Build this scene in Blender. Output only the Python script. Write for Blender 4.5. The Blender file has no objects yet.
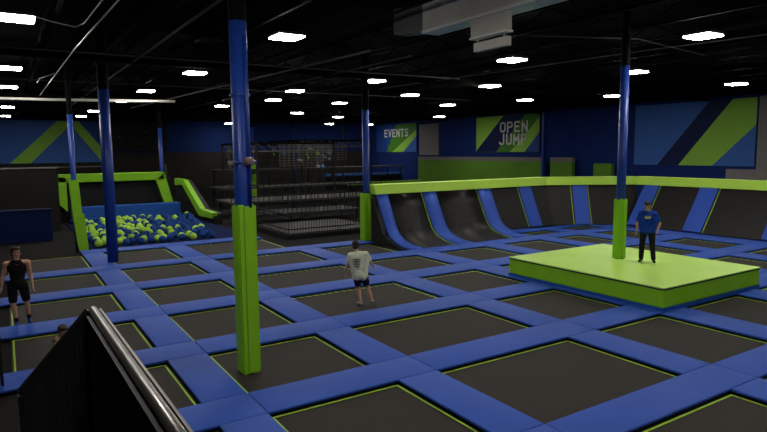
import bpy, bmesh, math, random
from mathutils import Vector, Matrix
random.seed(7)
C = bpy.context.scene.collection
SC = bpy.context.scene
U = 3.9            # metres per grid unit (camera height above the pads)
PT = 0.12          # pad top above the floor
PI = math.pi

def W(x, y, z=-1.0):          # court units (z=-1 is the pad top level) to metres
    return Vector((x*U, y*U, (z+1)*U+PT))

# ------------------------------------------------------------------ materials
def mat(name, col, rough=0.6, spec=0.3, metal=0.0, noise=0.0, scale=8.0, bump=0.0, emit=None, estr=0.0):
    m = bpy.data.materials.new(name); m.use_nodes = True
    nt = m.node_tree; b = nt.nodes['Principled BSDF']
    b.inputs['Base Color'].default_value = (*col, 1)
    b.inputs['Roughness'].default_value = rough
    b.inputs['Metallic'].default_value = metal
    b.inputs['Specular IOR Level'].default_value = spec
    if noise or bump:
        tc = nt.nodes.new('ShaderNodeTexCoord'); nz = nt.nodes.new('ShaderNodeTexNoise')
        nz.inputs['Scale'].default_value = scale; nz.inputs['Detail'].default_value = 4
        nt.links.new(tc.outputs['Object'], nz.inputs['Vector'])
        if noise:
            mx = nt.nodes.new('ShaderNodeMixRGB')
            mx.inputs[1].default_value = (*[c*(1-noise) for c in col], 1)
            mx.inputs[2].default_value = (*[min(1, c*(1+noise)) for c in col], 1)
            nt.links.new(nz.outputs['Fac'], mx.inputs[0])
            nt.links.new(mx.outputs[0], b.inputs['Base Color'])
        if bump:
            bp = nt.nodes.new('ShaderNodeBump'); bp.inputs['Strength'].default_value = bump
            bp.inputs['Distance'].default_value = 0.02
            nt.links.new(nz.outputs['Fac'], bp.inputs['Height'])
            nt.links.new(bp.outputs['Normal'], b.inputs['Normal'])
    if emit:
        b.inputs['Emission Color'].default_value = (*emit, 1)
        b.inputs['Emission Strength'].default_value = estr
    return m

def dashed(name, c1, c2, period):
    m = mat(name, c1, 0.6, 0.2); nt = m.node_tree; b = nt.nodes['Principled BSDF']
    g = nt.nodes.new('ShaderNodeNewGeometry'); sx = nt.nodes.new('ShaderNodeSeparateXYZ')
    nt.links.new(g.outputs['Position'], sx.inputs[0])
    ad = nt.nodes.new('ShaderNodeMath'); ad.operation = 'ADD'
    nt.links.new(sx.outputs[0], ad.inputs[0]); nt.links.new(sx.outputs[1], ad.inputs[1])
    dv = nt.nodes.new('ShaderNodeMath'); dv.operation = 'DIVIDE'; dv.inputs[1].default_value = period
    fr = nt.nodes.new('ShaderNodeMath'); fr.operation = 'FRACT'
    gt = nt.nodes.new('ShaderNodeMath'); gt.operation = 'GREATER_THAN'; gt.inputs[1].default_value = 0.5
    nt.links.new(ad.outputs[0], dv.inputs[0]); nt.links.new(dv.outputs[0], fr.inputs[0]); nt.links.new(fr.outputs[0], gt.inputs[0])
    mx = nt.nodes.new('ShaderNodeMixRGB'); mx.inputs[1].default_value = (*c1, 1); mx.inputs[2].default_value = (*c2, 1)
    nt.links.new(gt.outputs[0], mx.inputs[0]); nt.links.new(mx.outputs[0], b.inputs['Base Color'])
    return m

M = {}
M['pad'] = mat('blue_vinyl', (0.022, 0.076, 0.385), 0.6, 0.2, noise=0.10, scale=1.3, bump=0.05)
M['padwall'] = mat('blue_wall_vinyl', (0.026, 0.085, 0.44), 0.55, 0.25, noise=0.08, scale=1.5, bump=0.05)
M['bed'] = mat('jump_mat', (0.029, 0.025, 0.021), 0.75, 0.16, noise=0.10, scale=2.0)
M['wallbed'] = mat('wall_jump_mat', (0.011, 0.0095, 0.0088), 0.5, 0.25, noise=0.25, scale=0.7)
M['black'] = mat('black_steel', (0.006, 0.006, 0.007), 0.6, 0.25)
M['blackcol'] = mat('black_column_paint', (0.002, 0.002, 0.002), 0.8, 0.08)
M['blackgloss'] = mat('black_paint', (0.008, 0.008, 0.009), 0.35, 0.4)
M['navy'] = mat('navy_skirt', (0.006, 0.010, 0.045), 0.7, 0.2)
M['web'] = mat('lime_webbing', (0.34, 0.52, 0.03), 0.6, 0.2)
M['webdash'] = dashed('lime_webbing_loops', (0.36, 0.52, 0.10), (0.008, 0.010, 0.012), 0.22)
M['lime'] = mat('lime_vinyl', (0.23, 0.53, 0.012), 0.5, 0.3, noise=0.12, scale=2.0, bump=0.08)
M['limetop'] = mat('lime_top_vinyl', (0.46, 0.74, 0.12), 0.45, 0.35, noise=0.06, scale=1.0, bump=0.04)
M['limerail'] = mat('lime_rail_vinyl', (0.40, 0.66, 0.06), 0.5, 0.3, noise=0.08, scale=2.0, bump=0.08)
M['limedull'] = mat('green_paint', (0.13, 0.30, 0.03), 0.7, 0.2, noise=0.12, scale=1.0)
M['colblue'] = mat('blue_column_paint', (0.010, 0.042, 0.27), 0.4, 0.4, noise=0.05, scale=2)
M['bluetrim'] = mat('blue_base_trim', (0.010, 0.075, 0.34), 0.5, 0.3)
M['darkblue'] = mat('dark_blue_vinyl', (0.006, 0.013, 0.06), 0.9, 0.05, noise=0.1, scale=2)
M['signblue'] = mat('sign_blue', (0.022, 0.075, 0.33), 0.6, 0.25)
M['signmid'] = mat('sign_mid_blue', (0.055, 0.165, 0.55), 0.6, 0.25)
M['signnavy'] = mat('sign_navy', (0.004, 0.013, 0.085), 0.6, 0.25)
M['signlime'] = mat('sign_lime', (0.33, 0.66, 0.08), 0.6, 0.25)
M['signgreen'] = mat('sign_dark_green', (0.07, 0.24, 0.02), 0.6, 0.25)
M['white'] = mat('white_paint', (0.9, 0.9, 0.9), 0.6, 0.2)
M['greywall'] = mat('grey_block_paint', (0.27, 0.255, 0.255), 0.8, 0.2, noise=0.06, scale=1.5)
M['greycap'] = mat('grey_cap', (0.22, 0.21, 0.20), 0.7, 0.2)
M['darkgrey'] = mat('charcoal_wall', (0.011, 0.010, 0.0095), 0.8, 0.2, noise=0.2, scale=0.6)
M['ceil'] = mat('black_ceiling', (0.0012, 0.0012, 0.0012), 0.95, 0.02)
M['joist'] = mat('black_joist', (0.0022, 0.0022, 0.0022), 0.8, 0.06)
M['conduit'] = mat('galvanised_conduit', (0.80, 0.77, 0.70), 0.5, 0.4)
M['darkpipe'] = mat('dull_pipe', (0.09, 0.085, 0.08), 0.5, 0.4)
M['duct'] = mat('galvanised_duct', (0.62, 0.59, 0.50), 0.6, 0.3, noise=0.18, scale=1.2)
M['carpet'] = mat('charcoal_carpet', (0.017, 0.016, 0.016), 0.95, 0.03, noise=0.15, scale=5)
M['chrome'] = mat('polished_rail', (0.30, 0.28, 0.26), 0.34, 0.5, metal=0.8)
M['lamp'] = mat('lamp_diffuser', (0.9, 0.9, 0.9), 0.5, 0.2, emit=(1.0, 0.965, 0.90), estr=35.0)
M['lampbody'] = mat('lamp_housing', (0.05, 0.05, 0.05), 0.5, 0.3)
M['balllime'] = mat('lime_foam', (0.34, 0.58, 0.07), 0.8, 0.15, noise=0.15, scale=9)
M['ballblue'] = mat('blue_foam', (0.008, 0.045, 0.20), 0.8, 0.15, noise=0.2, scale=9)
M['deckgrey'] = mat('grey_deck', (0.04, 0.039, 0.037), 0.7, 0.2, noise=0.3, scale=2)
M['rope'] = mat('pale_rope', (0.35, 0.33, 0.27), 0.8, 0.1)
M['skin'] = mat('skin', (0.50, 0.27, 0.18), 0.55, 0.3)
M['hairdark'] = mat('dark_hair', (0.012, 0.009, 0.007), 0.6, 0.3)
M['hairbrown'] = mat('brown_hair', (0.045, 0.026, 0.014), 0.6, 0.3)
M['blackcloth'] = mat('black_cloth', (0.009, 0.009, 0.011), 0.85, 0.1)
M['darkjean'] = mat('black_denim', (0.012, 0.012, 0.016), 0.85, 0.1)
M['navycloth'] = mat('navy_cloth', (0.010, 0.013, 0.03), 0.85, 0.1)
M['palecloth'] = mat('pale_sage_cloth', (0.64, 0.67, 0.51), 0.85, 0.1, noise=0.06, scale=6)
M['greyprint'] = mat('grey_print', (0.17, 0.19, 0.16), 0.85, 0.1)
M['bluecloth'] = mat('royal_blue_cloth', (0.010, 0.045, 0.32), 0.85, 0.1)
M['goldprint'] = mat('gold_print', (0.62, 0.50, 0.18), 0.8, 0.1)
M['redcloth'] = mat('red_trim', (0.35, 0.03, 0.03), 0.8, 0.1)
M['tancloth'] = mat('tan_cloth', (0.32, 0.21, 0.13), 0.85, 0.1)
M['shoeblue'] = mat('blue_shoe', (0.02, 0.06, 0.26), 0.6, 0.3)
M['shoewhite'] = mat('grey_sock', (0.34, 0.33, 0.31), 0.8, 0.2)
M['eye'] = mat('eye_dark', (0.02, 0.012, 0.01), 0.3, 0.5)
M['lip'] = mat('lip', (0.32, 0.11, 0.09), 0.5, 0.3)

def twotone(name, low, high, zs, black):     # wall paint in horizontal bands at heights zs
    m = mat(name, low, 0.8, 0.15); nt = m.node_tree; b = nt.nodes['Principled BSDF']
    g = nt.nodes.new('ShaderNodeNewGeometry'); sx = nt.nodes.new('ShaderNodeSeparateXYZ')
    nt.links.new(g.outputs['Position'], sx.inputs[0])
    prev = None
    for z, c in zip(zs, (high, black)):
        gt = nt.nodes.new('ShaderNodeMath'); gt.operation = 'GREATER_THAN'; gt.inputs[1].default_value = z
        nt.links.new(sx.outputs[2], gt.inputs[0])
        mx = nt.nodes.new('ShaderNodeMixRGB'); mx.inputs[2].default_value = (*c, 1)
        if prev is None: mx.inputs[1].default_value = (*low, 1)
        else: nt.links.new(prev.outputs[0], mx.inputs[1])
        nt.links.new(gt.outputs[0], mx.inputs[0]); prev = mx
    nt.links.new(prev.outputs[0], b.inputs['Base Color'])
    return m
WBLUE = (0.010, 0.032, 0.185)
M['wallright'] = twotone('right_wall_paint', WBLUE, WBLUE, (1.0, (1.0+.90)*U), (0.005, 0.005, 0.006))
M['wallback'] = twotone('back_wall_paint', (0.030, 0.027, 0.025), (0.008, 0.026, 0.13), ((1.0+.04)*U, (1.0+.92)*U), (0.005, 0.005, 0.006))

# ------------------------------------------------------------------ mesh helpers
def bx(bm, x0, x1, y0, y1, z0, z1):
    v = [bm.verts.new(p) for p in ((x0,y0,z0),(x1,y0,z0),(x1,y1,z0),(x0,y1,z0),(x0,y0,z1),(x1,y0,z1),(x1,y1,z1),(x0,y1,z1))]
    for f in ((0,3,2,1),(4,5,6,7),(0,1,5,4),(1,2,6,5),(2,3,7,6),(3,0,4,7)): bm.faces.new([v[i] for i in f])
    return v
def box(x0, x1, y0, y1, z0, z1, bev=0.0, seg=2):
    bm = bmesh.new(); bx(bm, x0, x1, y0, y1, z0, z1)
    if bev: bmesh.ops.bevel(bm, geom=bm.edges[:], offset=bev, segments=seg, affect='EDGES', profile=0.5)
    return bm
def frame_of(d):
    d = d.normalized(); a = Vector((0,0,1)) if abs(d.z) < 0.9 else Vector((1,0,0))
    u = d.cross(a).normalized(); return u, d.cross(u).normalized()
def tube(bm, pts, r, n=10, r2=None):
    pts = [Vector(p) for p in pts]; rings = []
    for i, p in enumerate(pts):
        d = (pts[min(i+1, len(pts)-1)]-pts[max(i-1, 0)])
        u, w = frame_of(d); rr = r if r2 is None else r+(r2-r)*i/(len(pts)-1)
        rings.append([bm.verts.new(p+rr*(math.cos(2*PI*k/n)*u+math.sin(2*PI*k/n)*w)) for k in range(n)])
    for a, b in zip(rings, rings[1:]):
        for k in range(n): bm.faces.new((a[k], a[(k+1)%n], b[(k+1)%n], b[k]))
    bm.faces.new(rings[0][::-1]); bm.faces.new(rings[-1])
def bar(bm, p, q, w, t):      # rectangular bar
    p = Vector(p); q = Vector(q); u, v = frame_of(q-p); u *= w/2; v *= t/2
    a = [bm.verts.new(c) for c in (p-u-v, p+u-v, p+u+v, p-u+v, q-u-v, q+u-v, q+u+v, q-u+v)]
    for f in ((0,3,2,1),(4,5,6,7),(0,1,5,4),(1,2,6,5),(2,3,7,6),(3,0,4,7)): bm.faces.new([a[i] for i in f])
def prism(poly, off, bev=0.0):      # polygon (list of Vectors) thickened by vector off
    bm = bmesh.new(); off = Vector(off)
    a = [bm.verts.new(p) for p in poly]; b = [bm.verts.new(Vector(p)+off) for p in poly]
    n = len(poly); bm.faces.new(a[::-1]); bm.faces.new(b)
    for i in range(n): bm.faces.new((a[i], a[(i+1)%n], b[(i+1)%n], b[i]))
    if bev: bmesh.ops.bevel(bm, geom=bm.edges[:], offset=bev, segments=2, affect='EDGES', profile=0.5)
    return bm
def obj(name, bm, m, parent=None, smooth=False, loc=None):
    bmesh.ops.recalc_face_normals(bm, faces=bm.faces[:])
    me = bpy.data.meshes.new(name); bm.to_mesh(me); bm.free()
    me.materials.append(m if not isinstance(m, str) else M[m])
    if smooth:
        for p in me.polygons: p.use_smooth = True
    o = bpy.data.objects.new(name, me); C.objects.link(o)
    if parent is not None:
        o.parent = parent
        o.matrix_parent_inverse = Matrix.Translation(-parent.location) if parent.get('world_built') else Matrix.Identity(4)
    return o
def tag(o, label, cat, group=None, kind=None):
    if label: o['label'] = label
    if cat: o['category'] = cat
    if group: o['group'] = group
    if kind: o['kind'] = kind
    return o
def thing(name, label, cat, loc=(0,0,0), group=None, rz=0.0, local=False):
    o = bpy.data.objects.new(name, None); C.objects.link(o)
    o.empty_display_size = 0.2; o.location = loc; o.rotation_euler = (0, 0, rz)
    if not local: o['world_built'] = True       # children are given in world metres
    return tag(o, label, cat, group)
def struct(name, bm, m):
    o = obj(name, bm, m); o['kind'] = 'structure'; return o

# ------------------------------------------------------------------ camera
FPX = 596.2304
R3 = Matrix(((0.8438831, -0.5364493, -0.0091336), (-0.0660485, -0.0869761, -0.9940185), (0.5324461, 0.8394387, -0.1088294)))
cd = bpy.data.cameras.new('camera'); cam = bpy.data.objects.new('camera', cd); C.objects.link(cam)
cd.sensor_fit = 'HORIZONTAL'; cd.sensor_width = 36.0; cd.lens = FPX/767*36.0; cd.clip_end = 300; cd.clip_start = 0.05
CAMP = W(0, 0, 0)
rx, dn, fw = R3[0].normalized(), R3[1].normalized(), R3[2].normalized()
cam.matrix_world = Matrix(((rx.x, -dn.x, -fw.x, CAMP.x), (rx.y, -dn.y, -fw.y, CAMP.y), (rx.z, -dn.z, -fw.z, CAMP.z), (0,0,0,1)))
SC.camera = cam
def proj(p):
    v = Vector(p)-CAMP; z = v.dot(fw)
    if z < 0.2: return None
    return (383.5+FPX*v.dot(rx)/z, 216+FPX*v.dot(dn)/z)
def seen(pts, mrg=50):
    q = [proj(p) for p in pts]; q = [a for a in q if a]
    if not q: return False
    return max(a[0] for a in q) > -mrg and min(a[0] for a in q) < 767+mrg and max(a[1] for a in q) > -mrg and min(a[1] for a in q) < 432+mrg

# ------------------------------------------------------------------ room shell
X0, X1, Y0, Y1, ZC = -3*U, 10.5*U, -3*U, 17.5*U, 2.08*U
struct('floor', box(X0-.3, X1+.3, Y0-.3, Y1+.3, -0.3, 0.0), 'carpet')
struct('ceiling', box(X0-.3, X1+.3, Y0-.3, Y1+.3, ZC, ZC+.3), 'ceil')
struct('wall_right', box(X1, X1+.3, Y0-.3, Y1+.3, 0, ZC), 'wallright')
struct('wall_back', box(X0-.3, X1, Y1, Y1+.3, 0, ZC), 'wallback')
struct('wall_left', box(X0-.3, X0, Y0-.3, Y1, 0, ZC), 'darkgrey')
struct('wall_front', box(X0, X1, Y0-.3, Y0, 0, ZC), 'darkgrey')
# bare grey block parts of the right wall
struct('trim_1', box(X1-.10, X1, 13.57*U, 14.49*U, (1-.107)*U, (1.79)*U), 'greywall')
struct('trim_2', box(X1-.12, X1, 4.2*U, 5.03*U, 0, 1.86*U), 'greywall')
struct('trim_3', box(X1-.14, X1, 5.03*U, 5.51*U, 0, (1-.335)*U), 'greywall')
struct('trim_4', box(-1.0*U, 2.25*U, Y1-.12, Y1, (1-.33)*U, (1-.30)*U), 'greycap')

# ------------------------------------------------------------------ court grid
AF = [0.42, 1.250, 2.105, 2.933, 3.797, 4.656, 5.555, 6.60]      # near edges of the cross pads
AB = [0.64, 1.455, 2.337, 3.170, 4.050, 4.898, 5.785, 6.84]
BL = [-0.25, 0.608, 1.403, 2.499, 3.326, 4.208, 5.018, 5.690, 6.455]
BR = [-0.03, 0.800, 1.616, 2.728, 3.577, 4.458, 5.260, 5.940, 6.755]
ORD = ['first','second','third','fourth','fifth','sixth','seventh','eighth','ninth','tenth']

def pad(x0, x1, y0, y1, label, cat='pad', group=None):
    c = [W(a, b) for a in (x0, x1) for b in (y0, y1)]
    if not seen(c): return None
    cx, cy = (x0+x1)/2*U, (y0+y1)/2*U
    t = thing('floor_pad', label, 'floor pad', (cx, cy, 0), 'blue floor pads between the trampolines')
    g = 0.004
    bm = box(x0*U+g, x1*U-g, y0*U+g, y1*U-g, 0.066, PT, 0.02, 3)
    obj('cushion', bm, 'pad', t, True)
    obj('base_frame', box(x0*U+.05, x1*U-.05, y0*U+.05, y1*U-.05, 0.0, 0.066), 'black', t)  # black frame; its colour also carries the gap shadow under the cushion
    return t
def tramp(x0, x1, y0, y1, label, dash):
    c = [W(a, b) for a in (x0, x1) for b in (y0, y1)]
    if not seen(c): return None
    a0, a1, b0, b1 = x0*U+.002, x1*U-.002, y0*U+.002, y1*U-.002
    t = thing('trampoline', label, 'trampoline', ((a0+a1)/2, (b0+b1)/2, 0), 'floor trampolines of the court')
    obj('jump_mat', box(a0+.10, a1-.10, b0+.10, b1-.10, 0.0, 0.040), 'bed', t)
    bm = bmesh.new()
    for q in ((a0, a1, b0, b0+.10), (a0, a1, b1-.10, b1), (a0, a0+.10, b0+.10, b1-.10), (a1-.10, a1, b0+.10, b1-.10)):
        bx(bm, *q, 0.0, 0.038)
    obj('spring_border', bm, 'black', t)
    if dash: i0, i1, m = 0.01, 0.10, 'webdash'
    else: i0, i1, m = 0.035, 0.066, 'web'
    for q in ((a0+i0, a1-i0, b0+i0, b0+i1), (a0+i0, a1-i0, b1-i1, b1-i0), (a0+i0, a0+i1, b0+i1, b1-i1), (a1-i1, a1-i0, b0+i1, b1-i1)):
        obj('edge_webbing', box(*q, 0.036, 0.044), m, t)
    return t

def rowname(i): return ORD[i]
def colname(j): return ORD[j]
# cross pads (run left-right) : one per cell and crossing
for i in range(8):
    for j in range(-1, 9):
        xa = BR[j] if j != 0 else (-0.08 if i == 3 else -0.12)
        xb = BR[j+1] if j+1 < 9 else None
        if xb is None: continue
        if j == -1: continue
        if j == 0 and False: pass
        if i == 0: continue
        if i == 6 and j >= 4: continue
        if i == 6 and j == 3: xb = 3.50
        if i == 7 and j >= 3: continue
        if i == 7 and j == 2: xb = 2.499
        if i == 7 and j == 0: xa = BL[1]
        if i == 7 and j == -1: continue
        if i <= 1 and j <= 0: continue
        if i == 2 and j == 4: xb = 4.458
        if i == 5 and j == 7: xb = 6.80
        pad(xa, xb, AF[i], AB[i], 'long blue pad in %s cross strip from front, ending at %s lengthwise strip' % (rowname(max(0, i-1)), colname(j+1)))
# lengthwise pads
for i in range(7):
    for j in range(9):
        if j == 0: continue
        if i == 6 and j > 2: continue
        if i == 6 and j == 0: continue
        if i == 5 and j >= 4: continue
        if i <= 0 and j <= 1: continue
        pad(BL[j], BR[j], AB[i], AF[i+1], ('short blue pad in %s lengthwise strip from left, just behind %s cross strip' % (colname(j), rowname(i-1)) if i else 'short blue pad in %s lengthwise strip from left, at the front of the court' % colname(j)))
pad(6.757, 6.80+.04, 2.35, 5.4, 'narrow blue floor pad along the foot of the right hand trampoline wall')
# beds
for i in range(7):
    for j in range(8):
        x0, x1, y0, y1 = BR[j], BL[j+1], AB[i], AF[i+1]
        if i == 6 and j > 2: continue
        if i <= 0 and j <= 1: continue
        if i in (1, 2) and j == 0: x0 = 0.15
        if i == 5 and j in (4, 5): continue
        if i == 5 and j >= 6: y1 = 5.17
        if i == 2 and j == 4: continue        # covered by the green platform
        side = ''
        tramp(x0, x1, y0, y1, 'black trampoline with lime edges, %s row from the front, %s column from the left' % (rowname(i), colname(j)), i >= 3 and j >= 2 or j >= 5)
# pads in front of the straight wall panels
pad(5.26, 5.62, 5.175, 5.40, 'short blue floor pad at the foot of the third black wall panel')
pad(5.622, 6.455, 5.175, 5.34, 'blue floor pad at the foot of the wall corner')
pad(5.69, 5.94, 4.90, 5.17, 'small blue floor pad between the two farthest trampolines before the wall corner')
pad(6.46, 6.755, 4.90, 5.17, 'small blue floor pad before the right end of the wall corner')

# ------------------------------------------------------------------ green platform
t = thing('jump_platform', 'large low lime green padded platform the blue shirted attendant stands on', 'platform', W(3.96, 2.76)*1)
t.location.z = 0.0
px0, px1, py0, py1, ph = 3.37*U, 4.53*U, 2.11*U, 3.44*U, 0.143*U+PT
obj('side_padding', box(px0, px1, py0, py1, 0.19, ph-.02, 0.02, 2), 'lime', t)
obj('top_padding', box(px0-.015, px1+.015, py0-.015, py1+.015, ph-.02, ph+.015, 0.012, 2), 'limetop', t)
bm = bmesh.new()
for q in ((px0-.012, px1+.012, py0-.012, py0), (px0-.012, px1+.012, py1, py1+.012), (px0-.012, px0, py0, py1), (px1, px1+.012, py0, py1)):
    bx(bm, *q, ph-.05, ph-.024)
obj('seam_piping', bm, 'navy', t)
obj('base_band', box(px0-.02, px1+.02, py0-.02, py1+.02, PT, 0.19), 'bluetrim', t)
PLATZ = ph+.015

# ------------------------------------------------------------------ trampoline walls
def arc(p0, p1, p2, n=7):
    return [((1-s)**2*p0[0]+2*s*(1-s)*p1[0]+s*s*p2[0], (1-s)**2*p0[1]+2*s*(1-s)*p1[1]+s*s*p2[1]) for s in [k/n for k in range(n+1)]]
CURVE = arc((.715, -.018), (.33, -.02), (.215, .13)) + [(.10, .34), (0, .54)]      # (inset from wall top line, height) in U
def sweep(name, prof, T0, T1, nrm, th, m, parent, lift=0.0, x0=0.0, x1=1.0):
    # prof swept from T0 to T1 (2-D top line points), nrm = inward unit normal; thickened away from the court
    bm = bmesh.new(); rows = []
    n = len(prof)
    for k, (o, h) in enumerate(prof):
        a = prof[max(k-1, 0)]; b = prof[min(k+1, n-1)]
        tx, tz = b[0]-a[0], b[1]-a[1]; l = math.hypot(tx, tz); nx, nz = tz/l, -tx/l     # normal towards the court in (o,h)
        r = []
        for (oo, hh) in ((o+nx*lift, h+nz*lift), (o+nx*(lift-th), h+nz*(lift-th))):
            for s in (x0, x1):
                bxx = T0[0]+(T1[0]-T0[0])*s+nrm[0]*oo; byy = T0[1]+(T1[1]-T0[1])*s+nrm[1]*oo
                r.append(bm.verts.new(W(bxx, byy, -1+hh)))
        rows.append(r)
    for a, b in zip(rows, rows[1:]):
        bm.faces.new((a[0], a[1], b[1], b[0])); bm.faces.new((a[3], a[2], b[2], b[3]))
        bm.faces.new((a[2], a[0], b[0], b[2])); bm.faces.new((a[1], a[3], b[3], b[1]))
    bm.faces.new((rows[0][1], rows[0][0], rows[0][2], rows[0][3])); bm.faces.new(rows[-1][0:2]+rows[-1][3:1:-1])
    return obj(name, bm, m, parent, len(prof) > 4)
FL1 = [(.24, .012), (.12, .27), (0, .54)]
FL2 = [(.37, .012), (.185, .27), (0, .54)]
# wall one: top line y=5.62 from x=3.5 to 6.15
def wallpanel(label, prof, T0, T1, nrm, x0, x1, sides='r'):
    L = math.hypot(T1[0]-T0[0], T1[1]-T0[1]); e = 0.035/L; w = 0.008/L
    mid = ((T0[0]+(T1[0]-T0[0])*(x0+x1)/2+nrm[0]*prof[0][0]*.5), (T0[1]+(T1[1]-T0[1])*(x0+x1)/2+nrm[1]*prof[0][0]*.5))
    t = thing('wall_trampoline', label, 'trampoline wall', (mid[0]*U, mid[1]*U, 0), 'black wall trampolines')
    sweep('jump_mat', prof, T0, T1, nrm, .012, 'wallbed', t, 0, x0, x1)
    if 'l' in sides: sweep('edge_webbing', prof, T0, T1, nrm, .006, 'web', t, .004, x0+e*.3, x0+e*.3+w)
    if 'r' in sides: sweep('edge_webbing', prof, T0, T1, nrm, .006, 'web', t, .004, x1-e*.3-w, x1-e*.3)
    bm = bmesh.new()
    for s in (x0+e, (x0+x1)/2, x1-e):
        tx, ty = T0[0]+(T1[0]-T0[0])*s, T0[1]+(T1[1]-T0[1])*s
        o2 = .06
        bar(bm, W(tx-nrm[0]*o2, ty-nrm[1]*o2, -1-PT/U), W(tx-nrm[0]*o2, ty-nrm[1]*o2, -1+.50), .08, .08)
        tube(bm, [W(tx+nrm[0]*.20, ty+nrm[1]*.20, -1+.01)-Vector((0,0,.1)), W(tx-nrm[0]*o2, ty-nrm[1]*o2, -1+.02)-Vector((0,0,.1))], .03, 6)
    obj('back_frame', bm, 'black', t)
    return t
def wallpad(label, prof, T0, T1, nrm, x0, x1):
    s = (x0+x1)/2
    t = thing('wall_pad', label, 'wall pad', ((T0[0]+(T1[0]-T0[0])*s+nrm[0]*.2)*U, (T0[1]+(T1[1]-T0[1])*s+nrm[1]*.2)*U, 0), 'blue pads between the wall trampolines')
    sweep('cushion', prof, T0, T1, nrm, .030, 'padwall', t, .020, x0, x1)
    return t
TA, TB = (3.5, 5.62), (6.15, 5.62); LW = TB[0]-TA[0]; NA = (0, -1)
fx = lambda x: (x-TA[0])/LW
curvep = [(o, h) for o, h in CURVE]
P1 = [(3.465, 3.60), (4.09, 4.275), (4.93, 5.13), (5.63, 5.84)]
nm = ['at the left end of far wall beside the lime post', 'between the first and second black wall panels', 'between the second and third black wall panels', 'between third black panel and the corner']
for k, (a, b) in enumerate(P1):
    wallpad('blue wall pad sloping up %s' % nm[k], curvep if k < 3 else FL1, TA, TB, NA, fx(a), fx(b))
wallpanel('black curved wall trampoline nearest the lime post on the far wall', CURVE, TA, TB, NA, fx(3.602), fx(4.088))
wallpanel('black curved wall trampoline, second panel from the lime post', CURVE, TA, TB, NA, fx(4.277), fx(4.928))
wallpanel('black flat wall trampoline, third panel from the lime post', FL1, TA, TB, NA, fx(5.132), fx(5.628))
# corner (chamfer)
TC, TD = (6.15, 5.62), (7.17, 4.95); lc = math.hypot(TD[0]-TC[0], TD[1]-TC[1]); NC = (-(TC[1]-TD[1])/lc, -(TD[0]-TC[0])/lc)
wallpanel('black wall trampoline just left of the corner pad', FL1, (5.842, 5.62), (6.15, 5.62), NA, 0, 1, '')
wallpanel('black wall trampoline in the corner, left of the upright blue pad', FL1, TC, TD, NC, 0.0, .285)
wallpad('upright blue wall pad in the middle of the wall corner', FL1, TC, TD, NC, .29, .445)
wallpanel('black wall trampoline in the corner, between the upright blue pad and the lime column', FL1, TC, TD, NC, .45, .99, 'l')
# wall two: top line x=7.17 from y=4.95 towards the camera
TE, TF = (7.17, 4.95), (7.17, 2.2); NE = (-1, 0); fy = lambda y: (4.95-y)/2.75
wallpad('blue wall pad leaning right just behind the lime column', FL2, TE, TF, NE, fy(4.80), fy(4.59))
wallpanel('black wall trampoline right behind the attendant in the blue shirt', FL2, TE, TF, NE, fy(4.588), fy(4.052), 'l')
wallpad('blue wall pad leaning right beside the attendant in the blue shirt', FL2, TE, TF, NE, fy(4.05), fy(3.83))
wallpanel('large black wall trampoline at the right edge of the photo', FL2, TE, TF, NE, fy(3.828), fy(3.17), 'l')
wallpad('blue wall pad beyond the right edge of the photo', FL2, TE, TF, NE, fy(3.168), fy(2.93))
# padded rails on top of the walls
def coping(label, a, b, nrm):
    n = Vector((nrm[0], nrm[1], 0))
    a = Vector((a[0], a[1], 0)); b = Vector((b[0], b[1], 0)); z0, z1 = -1+.52, -1+.625
    q = lambda p, o, z: W(p.x+n.x*o, p.y+n.y*o, z)
    t = thing('top_rail_pad', label, 'rail pad', W((a.x+b.x)/2, (a.y+b.y)/2, -1)*1, 'lime padded rails on the trampoline walls')
    bm = prism([q(a, .045, z0), q(a, -.10, z0), q(a, -.16, z1), q(a, 0.0, z1)], q(b, 0, 0)-q(a, 0, 0), .02)
    obj('cushion', bm, 'limerail', t, False)
    bm = bmesh.new(); bar(bm, q(a, -.06, z0-.012), q(b, -.06, z0-.012), .10, .05); obj('support_beam', bm, 'black', t)
    return t
coping('long lime padded rail on top of the far trampoline wall', (3.44, 5.62), (6.17, 5.62), NA)
coping('short lime padded rail across the wall corner', (6.15, 5.615), (7.18, 4.94), NC)
coping('lime padded rail on top of the right hand trampoline wall', (7.17, 4.97), (7.17, 2.2), NE)
# closed black side of the far wall at its left end
poly = [W(3.50, 4.95, -1.02), W(3.50, 5.62, -1.02), W(3.50, 5.62, -.50), W(3.50, 5.52, -.67), W(3.50, 5.40, -.88), W(3.5, 5.25, -.96)]
tag(obj('side_screen', prism([p-Vector((.33, 0, 0)) for p in poly], (-.05, 0, 0)), 'darkgrey'), 'dark triangular side screen of the far wall beside the lime post', 'screen')

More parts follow.
